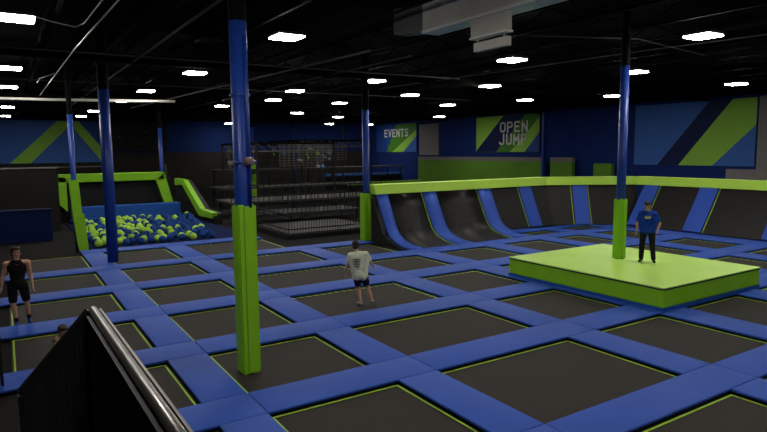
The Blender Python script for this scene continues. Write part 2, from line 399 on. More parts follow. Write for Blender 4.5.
# ------------------------------------------------------------------ columns
def column(x, y, r, label, green=None, gpad=.05, z0=-1-PT/U, extra=None, gmat='lime', square=True, ztop=.57):
    t = thing('support_column', label, 'column', W(x, y, z0)*1)
    c = W(x, y)
    zt = (1+ztop)*U+PT; zb = (1+z0)*U+PT
    bm = bmesh.new(); tube(bm, [(c.x, c.y, zb), (c.x, c.y, zt)], r, 20); obj('steel_tube', bm, 'colblue', t, False)
    for f in t.children[0].data.polygons: f.use_smooth = len(f.vertices) == 4
    bm = bmesh.new(); tube(bm, [(c.x, c.y, zt), (c.x, c.y, ZC)], r, 20); obj('upper_tube', bm, 'blackcol', t)
    if green:
        h = (1+green)*U+PT; g = gpad*U; top = bmesh.new()
        bx(top, c.x-g, c.x+g, c.y-g, c.y+g, zb, h); bmesh.ops.bevel(top, geom=top.edges[:], offset=.03, segments=2, affect='EDGES')
        p = obj('column_pad', top, gmat, t)
        bm = bmesh.new(); bx(bm, c.x-g*.35-.010, c.x-g*.35+.010, c.y-g-.006, c.y-g+.01, zb+.05, h-.05)
        obj('pad_seam', bm, 'limedull', p)
        p.children[0].matrix_parent_inverse = Matrix.Identity(4); p.children[0].location = (0, 0, 0)
    return t
cn = column(0.908, 2.615, .150, 'large blue column with lime padded base in the foreground left of centre', -.235, .044, z0=-1-.08/U)
c = W(0.908, 2.615)
bm = bmesh.new(); tube(bm, [(c.x+.07, c.y-.16, 3.05), (c.x+.07, c.y-.16, 6.0)], .03, 8); obj('conduit', bm, 'colblue', cn, True)
b = bmesh.new(); tube(b, [(c.x+.10, c.y-.17, 3.86), (c.x+.0, c.y-.23, 3.86)], .075, 12); tube(b, [(c.x-.26, c.y-.02, 3.82), (c.x-.17, c.y-.04, 3.82)], .05, 12)
o = obj('camera_mount', b, mat('rusty_grey', (.20, .13, .11), .6), cn, True)
b = bmesh.new(); tube(b, [(c.x-.16, c.y-.10, 3.84), (c.x+.2, c.y-.17, 3.84)], .03, 8); obj('strap', b, 'colblue', cn, True)
b = bmesh.new(); tube(b, [(c.x, c.y, 4.98), (c.x, c.y, 5.02)], .175, 20); obj('collar_band', b, 'colblue', cn)
column(0.80, 5.94, .185, 'plain blue column rising from the pads in front of the foam pit', z0=-1-.12/U+.12/U)
cg = column(0.61, 6.99, .10, 'dark blue column with a tall leaning lime cover left of the foam pit', ztop=.40)
c = W(.61, 6.99)
bm = bmesh.new(); v = []
for (z, dx, w) in ((.02, .20, .17), (.30, .17, .19), (1.55, .08, .21)): v.append((z, dx, w))
def loft(secs, y0, y1):
    bm = bmesh.new(); rr = [[bm.verts.new((c.x+dx-w, y0, z)), bm.verts.new((c.x+dx+w, y0, z)), bm.verts.new((c.x+dx+w, y1, z)), bm.verts.new((c.x+dx-w, y1, z))] for z, dx, w in secs]
    for a, b in zip(rr, rr[1:]):
        for k in range(4): bm.faces.new((a[k], a[(k+1)%4], b[(k+1)%4], b[k]))
    bm.faces.new(rr[0][::-1]); bm.faces.new(rr[-1]); return bm
obj('lower_cover', loft(v, c.y-.22, c.y+.2), 'lime', cg)
obj('upper_cover', loft([(1.55, .05, .17), (2.95, -.02, .17)], c.y-.17, c.y+.17), 'lime', cg)
column(3.415, 5.74, .15, 'blue column with lime padded base at the left end of the far wall', -.47, .056, ztop=.45)
cp = W(3.985, 2.90)
t = column(4.015, 2.90, .13, 'blue column with lime padded base standing on the green platform', -.385, .038, z0=-1+(PLATZ-PT)/U, ztop=.62)
column(2.30, 10.75, .12, 'thin dark blue column behind the foam pit ramp', z0=-1-PT/U, ztop=.42)
column(4.76, 13.0, .14, 'thin blue column with lime base seen just right of the foreground column', -.18, .06, ztop=.55)
column(7.08, 16.0, .15, 'distant dark blue column behind the hanging obstacle course', ztop=.7)
t = thing('support_column', 'blue square column against the right wall beside the OPEN JUMP sign', 'column', W(10.2, 9.37, -1-PT/U)*1)
obj('steel_tube', box(10.2*U-.2, 10.2*U+.2, 9.37*U-.12, 9.37*U+.12, 0, 1.86*U), 'colblue', t); obj('upper_tube', box(10.2*U-.2, 10.2*U+.2, 9.37*U-.12, 9.37*U+.12, 1.86*U, ZC), 'black', t)
bm = bmesh.new(); c = W(7.63, 14.0); tube(bm, [(c.x, c.y, 0), (c.x, c.y, ZC)], .07, 10)
tag(obj('steel_post', bm, 'deckgrey', None, True), 'thin grey post left of the EVENTS sign far at the back', 'post')

# ------------------------------------------------------------------ right wall: signs, murals, half walls
XS = X1-.06
def board(name, label, cat, y0, y1, z0, z1, m):
    t = thing(name, label, cat, (XS, (y0+y1)/2*U, (1+(z0+z1)/2)*U+PT))
    obj('panel', box(XS-.05, X1-.001, y0*U, y1*U, (1+z0)*U+PT, (1+z1)*U+PT), m, t)
    obj('panel_edge', box(XS-.03, X1-.001, y0*U-.03, y1*U+.03, (1+z0)*U+PT-.03, (1+z1)*U+PT+.03), 'signnavy', t)
    return t
def shape(name, t, pts, m, k=1):       # flat painted field on a board, pts = (y,z)
    obj(name, prism([Vector((XS-.05-.004*k, y*U, (1+z)*U+PT)) for y, z in pts], (.004*k-.001, 0, 0)), m, t)
def clip(y, z): return (y, z)
t = board('wall_mural', 'large blue wall mural with a lime diagonal stripe on the right wall', 'mural', 5.06, 7.30, -.315, .82, 'signmid')
shape('navy_stripe', t, [(5.845, .818), (5.456, .818), (6.38, -.313), (6.799, -.313)], 'signnavy')
shape('lime_stripe', t, [(5.456, .818), (5.065, .818), (5.065, .37), (5.755, -.313), (6.38, -.313)], 'signlime')
GLYPH = {   # strokes on a 0..1 by 0..1 cell
 'O': [[(.5,.93),(.82,.86),(.9,.68),(.9,.32),(.82,.14),(.5,.07),(.18,.14),(.1,.32),(.1,.68),(.18,.86),(.5,.93)]],
 'P': [[(.12,0),(.12,.93),(.55,.93),(.82,.86),(.88,.70),(.82,.54),(.55,.47),(.12,.47)]],
 'E': [[(.86,.93),(.12,.93),(.12,.07),(.86,.07)],[(.12,.52),(.74,.52)]],
 'N': [[(.12,0),(.12,.96),(.88,.04),(.88,1)]],
 'J': [[(.82,1),(.82,.28),(.72,.12),(.5,.07),(.26,.10),(.12,.24)]],
 'U': [[(.12,1),(.12,.30),(.22,.12),(.5,.07),(.78,.12),(.88,.30),(.88,1)]],
 'M': [[(.10,0),(.10,.96),(.5,.36),(.90,.96),(.90,0)]],
 'V': [[(.06,1),(.5,.05),(.94,1)]],
 'T': [[(.02,.93),(.98,.93)],[(.5,.93),(.5,0)]],
 'S': [[(.86,.80),(.72,.91),(.5,.93),(.24,.88),(.14,.73),(.24,.58),(.5,.51),(.76,.43),(.87,.27),(.76,.11),(.5,.07),(.26,.10),(.12,.22)]]}
def text(t, body, y_left, y_right, z0, z1, m='white', name='letter'):
    n = len(body); step = (y_right-y_left)/n; cw = step*.80; wd = .15*(z1-z0)*U*1.15
    for k, ch in enumerate(body):
        b = bmesh.new(); y0 = y_left+k*step
        for st in GLYPH[ch]:
            pts = [Vector((0, (y0+cw*u)*U, (1+z0+(z1-z0)*v)*U+PT)) for u, v in st]
            for p, q in zip(pts, pts[1:]):
                d = (q-p).normalized(); s_ = Vector((0, -d.z, d.y))*wd/2; e = d*wd*.28
                x = XS-.095
                a = [Vector((x, c.y, c.z)) for c in (p-e-s_, q+e-s_, q+e+s_, p-e+s_)]
                vs = [b.verts.new(c) for c in a]+[b.verts.new(c+Vector((.015, 0, 0))) for c in a]
                for f in ((0,1,2,3),(7,6,5,4),(0,4,5,1),(1,5,6,2),(2,6,7,3),(3,7,4,0)): b.faces.new([vs[i] for i in f])
        obj(name, b, m, t)
t = board('wall_sign', 'green and blue OPEN JUMP sign on the right wall', 'sign', 9.77, 11.955, -.06, .832, 'signlime')
shape('navy_field', t, [(10.95, .830), (11.93, -.02), (11.95, -.058), (11.089, -.058), (10.20, .70), (10.05, .83)], 'signnavy')
shape('green_field', t, [(11.20, -.058), (10.22, .83), (9.772, .83), (9.772, -.058)], 'signgreen', 2)
shape('lime_field', t, [(10.40, .20), (9.772, .74), (9.772, .40), (10.22, -.058), (10.72, -.058)], 'signlime', 3)
shape('blue_field', t, [(9.772, .40), (10.22, -.058), (9.772, -.058)], 'signblue', 4)
text(t, 'OPEN', 11.06, 10.08, .42, .675); text(t, 'JUMP', 11.09, 10.10, .115, .375)
t = board('wall_sign', 'green and blue EVENTS sign far back on the right wall', 'sign', 14.63, 16.9, -.045, .815, 'signblue')
shape('green_field', t, [(15.7, .813), (14.632, .813), (14.632, -.043), (16.3, -.043)], 'signgreen')
shape('lime_field', t, [(14.632, .62), (14.632, .42), (15.335, -.043), (15.95, -.043)], 'signlime', 2)
shape('blue_field', t, [(14.632, .429), (15.335, -.043), (14.632, -.043)], 'signmid', 3)
text(t, 'EVENTS', 16.39, 15.0, .43, .665)
# chevron mural on the back wall
t = thing('wall_mural', 'blue wall mural with a lime chevron high on the back wall at left', 'mural', (0.9*U, Y1, 1.3*U))
YS = Y1-.11
obj('panel', box(-1.0*U, 2.21*U, YS, Y1-.001, (1-.235)*U+PT, 1.84*U+PT), 'signmid', t)
def shapeb(name, pts, m, k=1):
    obj(name, prism([Vector((x*U, YS-.004*k, (1+z)*U+PT)) for x, z in pts], (0, .004*k-.001, 0)), m, t)
shapeb('lime_stripe', [(1.24, .835), (1.50, .835), (1.50, .70), (.585, -.232), (.142, -.232)], 'signlime')
shapeb('lime_stripe', [(1.46, .835), (1.72, .835), (2.205, .19), (2.205, -.19)], 'signlime', 2)
shapeb('navy_field', [(1.74, .835), (2.205, .835), (2.205, .21)], 'signblue')
# half walls
def halfwall(label, y0, y1, zt, cap):
    x = 10.22*U
    t = thing('half_wall', label, 'half wall', (x, (y0+y1)/2*U, 0))
    zt = (1+zt)*U+PT
    obj('green_face', box(x, x+.35, y0*U, y1*U, 0, zt-(.38 if cap else 0)), 'limedull', t)
    if cap: obj('grey_cap', box(x-.02, x+.37, y0*U, y1*U, zt-.38, zt), 'greycap', t)
halfwall('long green half wall with grey cap below the OPEN JUMP sign', 9.46, 14.2, -.18, True)
halfwall('short green half wall with grey cap right of the blue wall column', 8.60, 9.20, -.18, True)
halfwall('small green padded block against the right wall', 7.62, 8.05, -.30, False)

# ------------------------------------------------------------------ ceiling: lamps, joists, pipes, duct
HL = .8
xs = {0: .12, 1: 1.70, 2: 3.45, 3: 5.12, 4: 6.75, 5: 7.95}
spots = [(.12,4.23),(.11,6.67),(.11,8.54),(.13,12.14),(.10,15.0),(1.63,8.30),(1.70,6.22),(1.59,10.06),(1.52,12.63),(1.48,14.41),(1.74,3.99),(3.34,7.43),(3.61,8.86),
         (3.28,10.39),(3.67,5.96),(4.82,8.93),(3.92,4.00),(5.25,5.74),(5.05,7.21),(6.76,8.48),(7.24,7.08),(4.31,2.48),(5.68,3.98),(7.91,4.09),(7.94,5.93),(5.25,11.61),(6.73,12.58),(9.51,15.8),(5.42,16.6),(8.9,11.5),(8.22,15.9)]
hidden = [(.12,1.9),(1.75,1.8),(3.0,.6),(.2,-.6),(1.9,-.8),(5.2,1.4),(6.5,2.4),(4.0,-1.0)]
proto = None
def lamp_thing(x, y, label):
    global proto
    p = W(x, y, HL)
    if proto is None:
        t = thing('ceiling_light', label, 'ceiling light', p, 'square ceiling lights', local=True)
        obj('housing', box(-.39, .39, -.39, .39, .01, .10, .02, 2), 'lampbody', t)
        obj('diffuser', box(-.37, .37, -.37, .37, -.035, .012, .01, 1), 'lamp', t)
        for sx in (-.35, .35):
            bm = bmesh.new(); bar(bm, (sx, 0, .10), (sx, 0, ZC-p.z), .02, .02); obj('hanger', bm, 'black', t)
        proto = t; return t
    t = proto.copy(); C.objects.link(t); t.location = p; t['label'] = label
    for ch in proto.children:
        k = ch.copy(); C.objects.link(k); k.parent = t
    return t
lampwords = ['lit square ceiling light at the upper left corner of the photo','lit ceiling light at the left edge, second from the top','lit ceiling light at the left edge, third from the top','small lit ceiling light at the left edge above the chevron mural','smallest lit ceiling light at the left edge just above the chevron mural',
 'lit ceiling light just right of the left blue column top','lit ceiling light left of the foreground column top','small lit ceiling light beside the bright horizontal pipe','small lit ceiling light above the right arm of the chevron','tiny lit ceiling light above the peak of the chevron','large lit ceiling light right of the foreground column top','lit ceiling light right of the foreground column, below the large one','small lit ceiling light right of the foreground column, lower left of its neighbour','small lit ceiling light just left of the foreground column','lit ceiling light above the column at the left end of the far wall','small lit ceiling light up and left of the EVENTS sign',
 'lit ceiling light just below the hanging duct box','lit ceiling light above the gap between EVENTS and OPEN JUMP','lit ceiling light above the EVENTS sign','small lit ceiling light between the EVENTS and OPEN JUMP signs','lit ceiling light above the OPEN JUMP sign','large lit ceiling light at the upper right of the photo','lit ceiling light beside the platform column top','lit ceiling light above the right wall mural','lit ceiling light left of the platform column, lower of the two','tiny lit ceiling light above the obstacle course at left','tiny lit ceiling light above the obstacle course at right','tiny lit ceiling light left of the EVENTS sign','tiny lit ceiling light low over the back wall by the foreground column','tiny lit ceiling light above the long green half wall','tiny lit ceiling light in front of the dark back corner']
for (x, y), w in zip(spots, lampwords): lamp_thing(x, y, w)
for k, (x, y) in enumerate(hidden): lamp_thing(x, y, 'lit square ceiling light above and behind the camera, %s of that row' % ORD[k])

t0 = None
for k, x in enumerate([-2.75+.62*i for i in range(21)]):
    o = None
    if t0 is None:
        bm = bmesh.new(); zl, zh = ZC-.62, ZC-.06
        bar(bm, (0, Y0+.05, zl), (0, Y1-.05, zl), .10, .05); bar(bm, (0, Y0+.05, zh), (0, Y1-.05, zh), .10, .05)
        n = 60; L = (Y1-Y0-.1)/n
        for i in range(n): bar(bm, (0, Y0+.05+i*L, zl if i % 2 else zh), (0, Y0+.05+(i+1)*L, zh if i % 2 else zl), .035, .035)
        t0 = obj('ceiling_joist', bm, 'joist'); o = t0
    else:
        o = t0.copy(); C.objects.link(o)
    o.location = (x*U, 0, 0); o['kind'] = 'structure'
for k, y in enumerate((1.5, 5.9, 9.6, 13.2)):
    o = obj('ceiling_beam', box(X0+.05, X1-.05, y*U-.12, y*U+.12, ZC-.95, ZC-.63), 'joist'); o['kind'] = 'structure'
def pipe(label, pts, r, m, cat='pipe', name='ceiling_pipe'):
    bm = bmesh.new(); tube(bm, pts, r, 8); return tag(obj(name, bm, m, None, True), label, cat)
pipe('thin bright conduit running away overhead at the upper left', [W(0.5040, 2.7000, 0.6975), W(0.4500, 4.5000, 0.6885), W(0.4140, 8.1000, 0.6795)], .016, 'conduit', 'conduit', 'ceiling_conduit')
pipe('thin conduit branching off the long conduit at the upper left', [W(0.4905, 2.7900, 0.7110), W(0.4392, 3.1500, 0.7110), W(0.4185, 3.6540, 0.6975), W(0.3870, 3.7620, 0.6930), W(0.2700, 3.7170, 0.7020), W(0.1800, 3.6540, 0.7110)], .012, 'conduit', 'conduit', 'ceiling_conduit')
pipe('short looped conduit hanging from the long conduit at left', [W(0.4230, 5.9400, 0.6885), W(0.3780, 6.0300, 0.6750), W(0.3240, 6.2100, 0.6660), W(0.3150, 6.4800, 0.6570)], .012, 'conduit', 'conduit', 'ceiling_conduit')
pipe('bright horizontal pipe crossing high at the left', [W(-.6, 9.10, .70), W(.6, 8.95, .70), W(2.05, 8.55, .70)], .07, 'conduit')
pipe('dull pipe running diagonally overhead right of the foreground column', [W(2.0, 11.5, .80), W(2.55, 4.2, .80)], .04, 'darkpipe')
pipe('dull pipe parallel to the diagonal pipe, further right', [W(3.0, 12.0, .83), W(3.1, 4.4, .83)], .035, 'darkpipe')
pipe('dull pipe overhead left of the foreground column', [W(1.05, 12, .82), W(1.05, 3.2, .82)], .035, 'darkpipe')
pipe('thin conduit overhead at the right of the photo', [W(4.4, 7.0, .84), W(4.75, 3.2, .84), W(4.9, 2.3, .84)], .02, 'darkpipe', 'conduit', 'ceiling_conduit')
pipe('thin cross conduit overhead left of the upper right light', [W(3.0, 3.55, .87), W(4.3, 3.0, .86), W(5.6, 3.2, .86)], .02, 'darkpipe', 'conduit', 'ceiling_conduit')
pipe('thin cross pipe overhead above the foreground column', [W(-.6, 5.6, .83), W(4.6, 5.55, .83)], .03, 'darkpipe')
pipe('thin cross pipe overhead far back', [W(-.6, 7.9, .83), W(6.6, 7.8, .83)], .03, 'darkpipe')
t = thing('air_duct', 'galvanised air duct with a hanging register box at the top centre', 'air duct', W(2.72, 3.1, .9))
xa, xb = 2.5*U, 2.63*U
obj('trunk', box(xa, xb, 2.0*U, 3.42*U, 1.815*U+PT, 2.03*U, .02), 'duct', t)
obj('flange', box(xa-.03, xb+.03, 2.0*U, 3.42*U, 1.80*U+PT, 1.818*U+PT), 'conduit', t)
bm = prism([Vector((xa, 3.42*U, 1.815*U+PT)), Vector((xb, 3.42*U, 1.815*U+PT)), Vector((xb, 3.42*U, 2.03*U)), Vector((xa, 3.42*U, 2.03*U))], (.06, .38*U, .16))
obj('elbow', bm, 'darkpipe', t)
obj('register_box', box(xa, xa+.045*U, 2.60*U, 2.915*U, 1.69*U+PT, 1.80*U+PT, .015), 'duct', t)
obj('register_lip', box(xa-.02, xa+.045*U+.02, 2.595*U, 2.92*U, 1.678*U+PT, 1.69*U+PT), 'conduit', t)
bm = bmesh.new()
for q in ((xa+.05, 2.63*U), (xa+.05, 2.86*U)): bar(bm, (q[0], q[1], 1.66*U+PT), (q[0], q[1], 1.69*U+PT), .03, .03)
bx(bm, xa+.02, xa+.04*U, 2.60*U, 2.89*U, 1.602*U+PT, 1.655*U+PT)
obj('deflector', bm, 'duct', t)
for y in (2.2, 2.75, 3.3):
    bm = bmesh.new(); bar(bm, (xa+.25, y*U, 2.02*U), (xa+.25, y*U, ZC), .03, .03); obj('hanger', bm, 'black', t)

# ------------------------------------------------------------------ foam pit at the left
t = thing('foam_pit', 'dark foam pit full of lime and blue foam balls at the left', 'foam pit', W(1.55, 8.4, -1-PT/U)*1)
Z = lambda z: (1+z)*U+PT
def slope_z(y): return 0.05+0.42*max(0, (y-6.9))/2.75
bm = prism([Vector((.72*U, 6.87*U, 0)), Vector((.72*U, 6.87*U, .06)), Vector((.72*U, 9.70*U, .08)), Vector((.72*U, 9.72*U, 0))], (1.75*U, 0, 0))
obj('pit_bed', bm, 'darkblue', t)
t = thing('back_wall_pad', 'blue padded low wall along the back of the foam pit', 'wall pad', W(1.5, 9.83, -1-PT/U)*1)
obj('cushion', box(.80*U, 2.34*U, 9.72*U, 9.95*U, 0, Z(-.79), .03), 'bluetrim', t)
t = thing('padded_arch', 'lime padded arch around the dark opening behind the foam pit', 'arch', W(1.4, 9.95, -1-PT/U)*1)
obj('pit_backdrop', box(.66*U, 2.3*U, 10.12*U, 10.18*U, 0, Z(-.40)), 'black', t)
obj('top_beam', box(.66*U, 2.17*U, 9.98*U, 10.11*U, Z(-.43), Z(-.305), .03), 'lime', t)
bm = prism([Vector((2.04*U, 9.98*U, Z(-.43))), Vector((2.17*U, 9.98*U, Z(-.305))), Vector((2.30*U, 9.98*U, Z(-.83))), Vector((2.17*U, 9.98*U, Z(-.86)))], (0, .12*U, 0), .02)
obj('right_leg', bm, 'lime', t)
bm = prism([Vector((.640*U, 9.98*U, Z(-.33))), Vector((.77*U, 9.98*U, Z(-.36))), Vector((.77*U, 9.98*U, Z(-.87))), Vector((.648*U, 9.98*U, Z(-.74)))], (0, .12*U, 0), .02)
obj('left_leg', bm, 'lime', t)
# lime edged ramp on the pit's right side
t = thing('padded_ramp', 'black climbing ramp with lime padded edge right of the foam pit', 'ramp', W(2.56, 9.3, -1-PT/U)*1)
side = [Vector((2.5*U, y*U, z)) for y, z in ((10.65, 0), (10.65, Z(-.46)), (10.1, Z(-.46)), (9.1, Z(-.86)), (8.5, Z(-.88)), (8.5, 0))]
obj('ramp_body', prism(side, (.5, 0, 0)), 'black', t)
for nme, pts in (('upper_edge_pad', [(10.65, -.44), (10.05, -.44), (10.1, -.53), (10.62, -.56)]), ('sloping_edge_pad', [(10.04, -.445), (9.08, -.85), (9.2, -.965), (10.12, -.54)]), ('lower_edge_pad', [(9.07, -.853), (8.47, -.862), (8.52, -.95), (9.19, -.968)])):
    obj(nme, prism([Vector((2.5*U-.10, y*U, Z(z))) for y, z in pts], (.32, 0, 0), .03), 'lime', t)
b = bmesh.new(); tube(b, [W(2.40, 10.9, -1-PT/U), W(2.40, 10.9, -.20)], .05, 8)
tag(obj('net_pole', b, 'deckgrey', None, True), 'thin grey pole at the top of the lime edged ramp', 'pole')
# foam balls
def ball(name, m, r):
    bm = bmesh.new(); bmesh.ops.create_icosphere(bm, subdivisions=2, radius=r)
    for v in bm.verts: v.co *= 1+random.uniform(-.10, .10)
    return obj(name, bm, m, None, True)
protos = {}
placed = []
def put_ball(kind, x, y, z):
    if kind not in protos:
        o = ball('foam_ball', 'balllime' if kind == 'lime' else 'ballblue', .165 if kind == 'lime' else .16); protos[kind] = o
    else:
        o = protos[kind].copy(); C.objects.link(o)
    o.location = (x, y, z); o.rotation_euler = (random.uniform(0, 6), random.uniform(0, 6), random.uniform(0, 6))
    tag(o, 'lime green foam ball heaped in the pit at left' if kind == 'lime' else 'dark blue foam ball heaped in the pit at left', 'foam ball', 'lime foam balls in the pit' if kind == 'lime' else 'blue foam balls in the pit')
tries = 0
while len(placed) < 250 and tries < 90000:
    tries += 1
    x = random.uniform(.78, 2.5)*U; y = random.uniform(6.95, 9.64)*U
    if x > (2.02+.15*(y/U-6.9))*U: continue
    if any((x-a)**2+(y-b)**2 < (.34+.1*random.random())**2 for a, b in placed): continue
    f = (x/U-.78)/1.6
    placed.append((x, y))
    n = random.random()
    kind = 'lime' if n < (.52 if f < .6 else .20) else 'blue'
    put_ball(kind, x, y, .075+.165)
# mat and dark screens at the far left
t = thing('crash_mat', 'upright dark blue padded mat against the black screen at the left edge', 'mat', W(0.0, 8.12, -1-PT/U)*1)
obj('cushion', box(-.6*U, .445*U, 8.05*U, 8.20*U, 0.0, Z(-.655), .04), 'darkblue', t); obj('mat_piping', box(-.6*U, .45*U, 8.04*U, 8.21*U, Z(-.66), Z(-.648)), 'navy', t)
t = thing('black_screen', 'tall black screen behind the dark blue mat at the left', 'screen', W(0, 9.0, -1-PT/U)*1)
obj('screen_panel', box(-1.0*U, .60*U, 9.0*U, 9.06*U, 0, Z(-.19)), 'darkgrey', t); obj('screen_rail', box(-1.0*U, .60*U, 8.99*U, 9.07*U, Z(-.19), Z(-.178)), 'greycap', t)
obj('black_curtain', box(2.26*U, 3.9*U, Y1-.35, Y1-.2, Z(.05), Z(1.0)), 'black')  # black panel stands in for the darkness of a recess in the back wall
tag(bpy.data.objects['black_curtain'], 'black hanging curtain high on the back wall right of the chevron mural', 'curtain')
# unlit hung fixtures for the grey clutter in front of the black panel
for k, (x, z) in enumerate([(2.55, .42), (3.0, .25), (3.2, .55), (3.45, .3), (3.6, .75)]):
    t = thing('stage_light', 'grey spotlight hanging before the black curtain, %s from the left' % ORD[k], 'spotlight', W(x, 16.6, z)*1, 'spotlights by the back curtain')
    c = W(x, 16.6, z); b = bmesh.new(); tube(b, [c+Vector((0, -.25, -.2)), c+Vector((0, .2, .15))], .22, 12, .14); obj('lamp_can', b, 'deckgrey', t, True)
    b = bmesh.new(); tube(b, [c, (c.x, c.y, ZC)], .03, 6); obj('hanger', b, 'black', t)

# ------------------------------------------------------------------ obstacle course behind
def fence(t, p, q, zb, zt, n, parent_name='baluster', m='black', rr=.012, mid=()):
    for k in range(n+1):
        s = k/n; c = p+(q-p)*s
        b = bmesh.new(); tube(b, [(c.x, c.y, zb), (c.x, c.y, zt)], rr, 5); obj('baluster', b, m, t)
    for z in (zb, zt)+tuple(mid):
        b = bmesh.new(); bar(b, (p.x, p.y, z), (q.x, q.y, z), .05, .05); obj('rail', b, m, t)
t = thing('fenced_platform', 'low black fenced obstacle platform at the near end of the obstacle course', 'platform', W(3.4, 7.0, -1-PT/U)*1)
obj('deck', box(2.76*U, 4.05*U, 6.45*U, 7.65*U, 0.0, .22, .02), 'black', t)
obj('deck_top', box(2.80*U, 4.0*U, 6.5*U, 7.6*U, .22, .24), 'deckgrey', t)
fence(t, W(2.79, 6.48), W(4.02, 6.48), .24, 1.15, 34, mid=(.45, .95)); fence(t, W(2.79, 6.50), W(2.79, 7.62), .24, 1.15, 30, mid=(.45, .95))
def walkway(label, x0, x1, y0, y1, z, m, n):
    t = thing('raised_walkway', label, 'walkway', W((x0+x1)/2, (y0+y1)/2, -1-PT/U)*1, 'raised obstacle walkways')
    obj('deck', box(x0*U, x1*U, y0*U, y1*U, z-.12, z), m, t)
    for a in (x0+.05, (x0+x1)/2, x1-.05):
        for c in (y0+.05, y1-.05): obj('leg', box(a*U-.05, a*U+.05, c*U-.05, c*U+.05, 0, z-.12), 'black', t)
    for k in range(n+1):
        x = (x0+(x1-x0)*k/n)*U; b = bmesh.new(); bar(b, (x, y0*U, z), (x, y0*U, z+1.0), .03, .03); obj('baluster', b, 'black', t)
    b = bmesh.new(); bar(b, (x0*U, y0*U, z+1.0), (x1*U, y0*U, z+1.0), .06, .06); bar(b, (x0*U, y0*U, z+.5), (x1*U, y0*U, z+.5), .03, .03); obj('rail', b, 'black', t)
walkway('lowest raised grey walkway just behind the fenced platform', 2.75, 4.6, 7.9, 8.5, .62, 'black', 26)
walkway('second raised grey walkway of the obstacle course', 2.9, 5.6, 8.9, 9.7, 1.02, 'deckgrey', 26)
walkway('third raised walkway of the obstacle course', 3.3, 6.4, 10.6, 11.4, 1.5, 'deckgrey', 24)
walkway('highest raised walkway of the obstacle course', 3.9, 8.6, 12.6, 13.3, 2.55, 'deckgrey', 24)
# lime and blue rails behind the fence
for lab, x0, x1, y, z, m in (('low lime and blue padded barrier behind the obstacle course', 6.55, 8.6, 11.8, -.71, 'limedull'), ('low blue padded barrier far behind the obstacle course', 7.4, 9.9, 14.6, -.62, 'signmid')):
    t = thing('padded_barrier', lab, 'barrier', W((x0+x1)/2, y, -1-PT/U)*1)
    obj('top_pad', box(x0*U, x1*U, y*U-.3, y*U+.3, Z(z)-.25, Z(z), .03), m, t)
    obj('barrier_face', box(x0*U, x1*U, y*U-.2, y*U+.2, 0, Z(z)-.25), 'black', t)
# rigs with hanging obstacles
def rig(label, x0, x1, y0, y1, zt):
    t = thing('obstacle_rig', label, 'obstacle rig', W((x0+x1)/2, (y0+y1)/2, -1-PT/U)*1, 'tall obstacle rigs')
    for a in (x0, x1):
        for c in (y0, y1):
            b = bmesh.new(); bar(b, W(a, c, -1-PT/U), W(a, c, zt), .12, .12); obj('post', b, 'black', t)
    for (p, q) in (((x0, y0), (x1, y0)), ((x0, y1), (x1, y1)), ((x0, y0), (x0, y1)), ((x1, y0), (x1, y1))):
        b = bmesh.new(); bar(b, W(*p, zt), W(*q, zt), .12, .12); obj('beam', b, 'joist', t)
        b = bmesh.new(); bar(b, W(*p, zt-.14), W(*q, zt-.14), .06, .06)
        for k in range(8):
            s = k/8; e = (k+1)/8
            P_ = lambda f, z: W(p[0]+(q[0]-p[0])*f, p[1]+(q[1]-p[1])*f, z)
            bar(b, P_(s, zt), P_(e, zt-.14), .03, .03)
        obj('truss_web', b, 'darkpipe', t)
    return t
R1 = rig('tall black obstacle rig nearest the foreground column', 3.7, 5.2, 9.9, 11.8, .15)
R2 = rig('tall black obstacle rig left of the EVENTS sign', 5.6, 7.4, 12.2, 14.2, .25)
rnd = random.Random(3)
for k in range(26):
    a = rnd.random() < .5
    x = rnd.uniform(3.75, 5.15) if a else rnd.uniform(5.65, 7.35); y = (9.9 if rnd.random() < .5 else 11.8) if a else (12.2 if rnd.random() < .5 else 14.2)
    zt = (.15 if a else .25); L = rnd.uniform(.12, .42)
    t = thing('hanging_obstacle', 'small hanging rope obstacle on the dark obstacle rig', 'hanging obstacle', W(x, y, zt-L)*1, 'ropes hanging from the obstacle rigs')
    b = bmesh.new(); tube(b, [W(x, y, zt-.016), W(x, y, zt-L)], .03, 6); obj('rope', b, 'darkpipe', t)
    b = bmesh.new()
    if k % 3 == 0: tube(b, [W(x-.05, y, zt-L), W(x+.05, y, zt-L-.01)], .07, 8)
    else: bmesh.ops.create_icosphere(b, subdivisions=2, radius=.13, matrix=Matrix.Translation(W(x, y, zt-L-.02)))
    obj('grip', b, ['rope', 'limedull', 'deckgrey', 'signmid'][k % 4], t, True)
def cargo(t, x0, x1, y, zb, zt, n, m):
    b = bmesh.new()
    for k in range(n+1):
        x = x0+(x1-x0)*k/n; tube(b, [W(x, y, zb), W(x, y, zt)], .018, 4)
    for k in range(n):
        z = zb+(zt-zb)*k/(n-1); tube(b, [W(x0, y, z), W(x1, y, z)], .018, 4)
    obj('cargo_net', b, m, t)
cargo(R1, 4.1, 4.9, 9.85, -.25, .12, 9, 'darkpipe')
cargo(R2, 5.9, 6.7, 12.15, -.2, .2, 8, 'darkpipe')

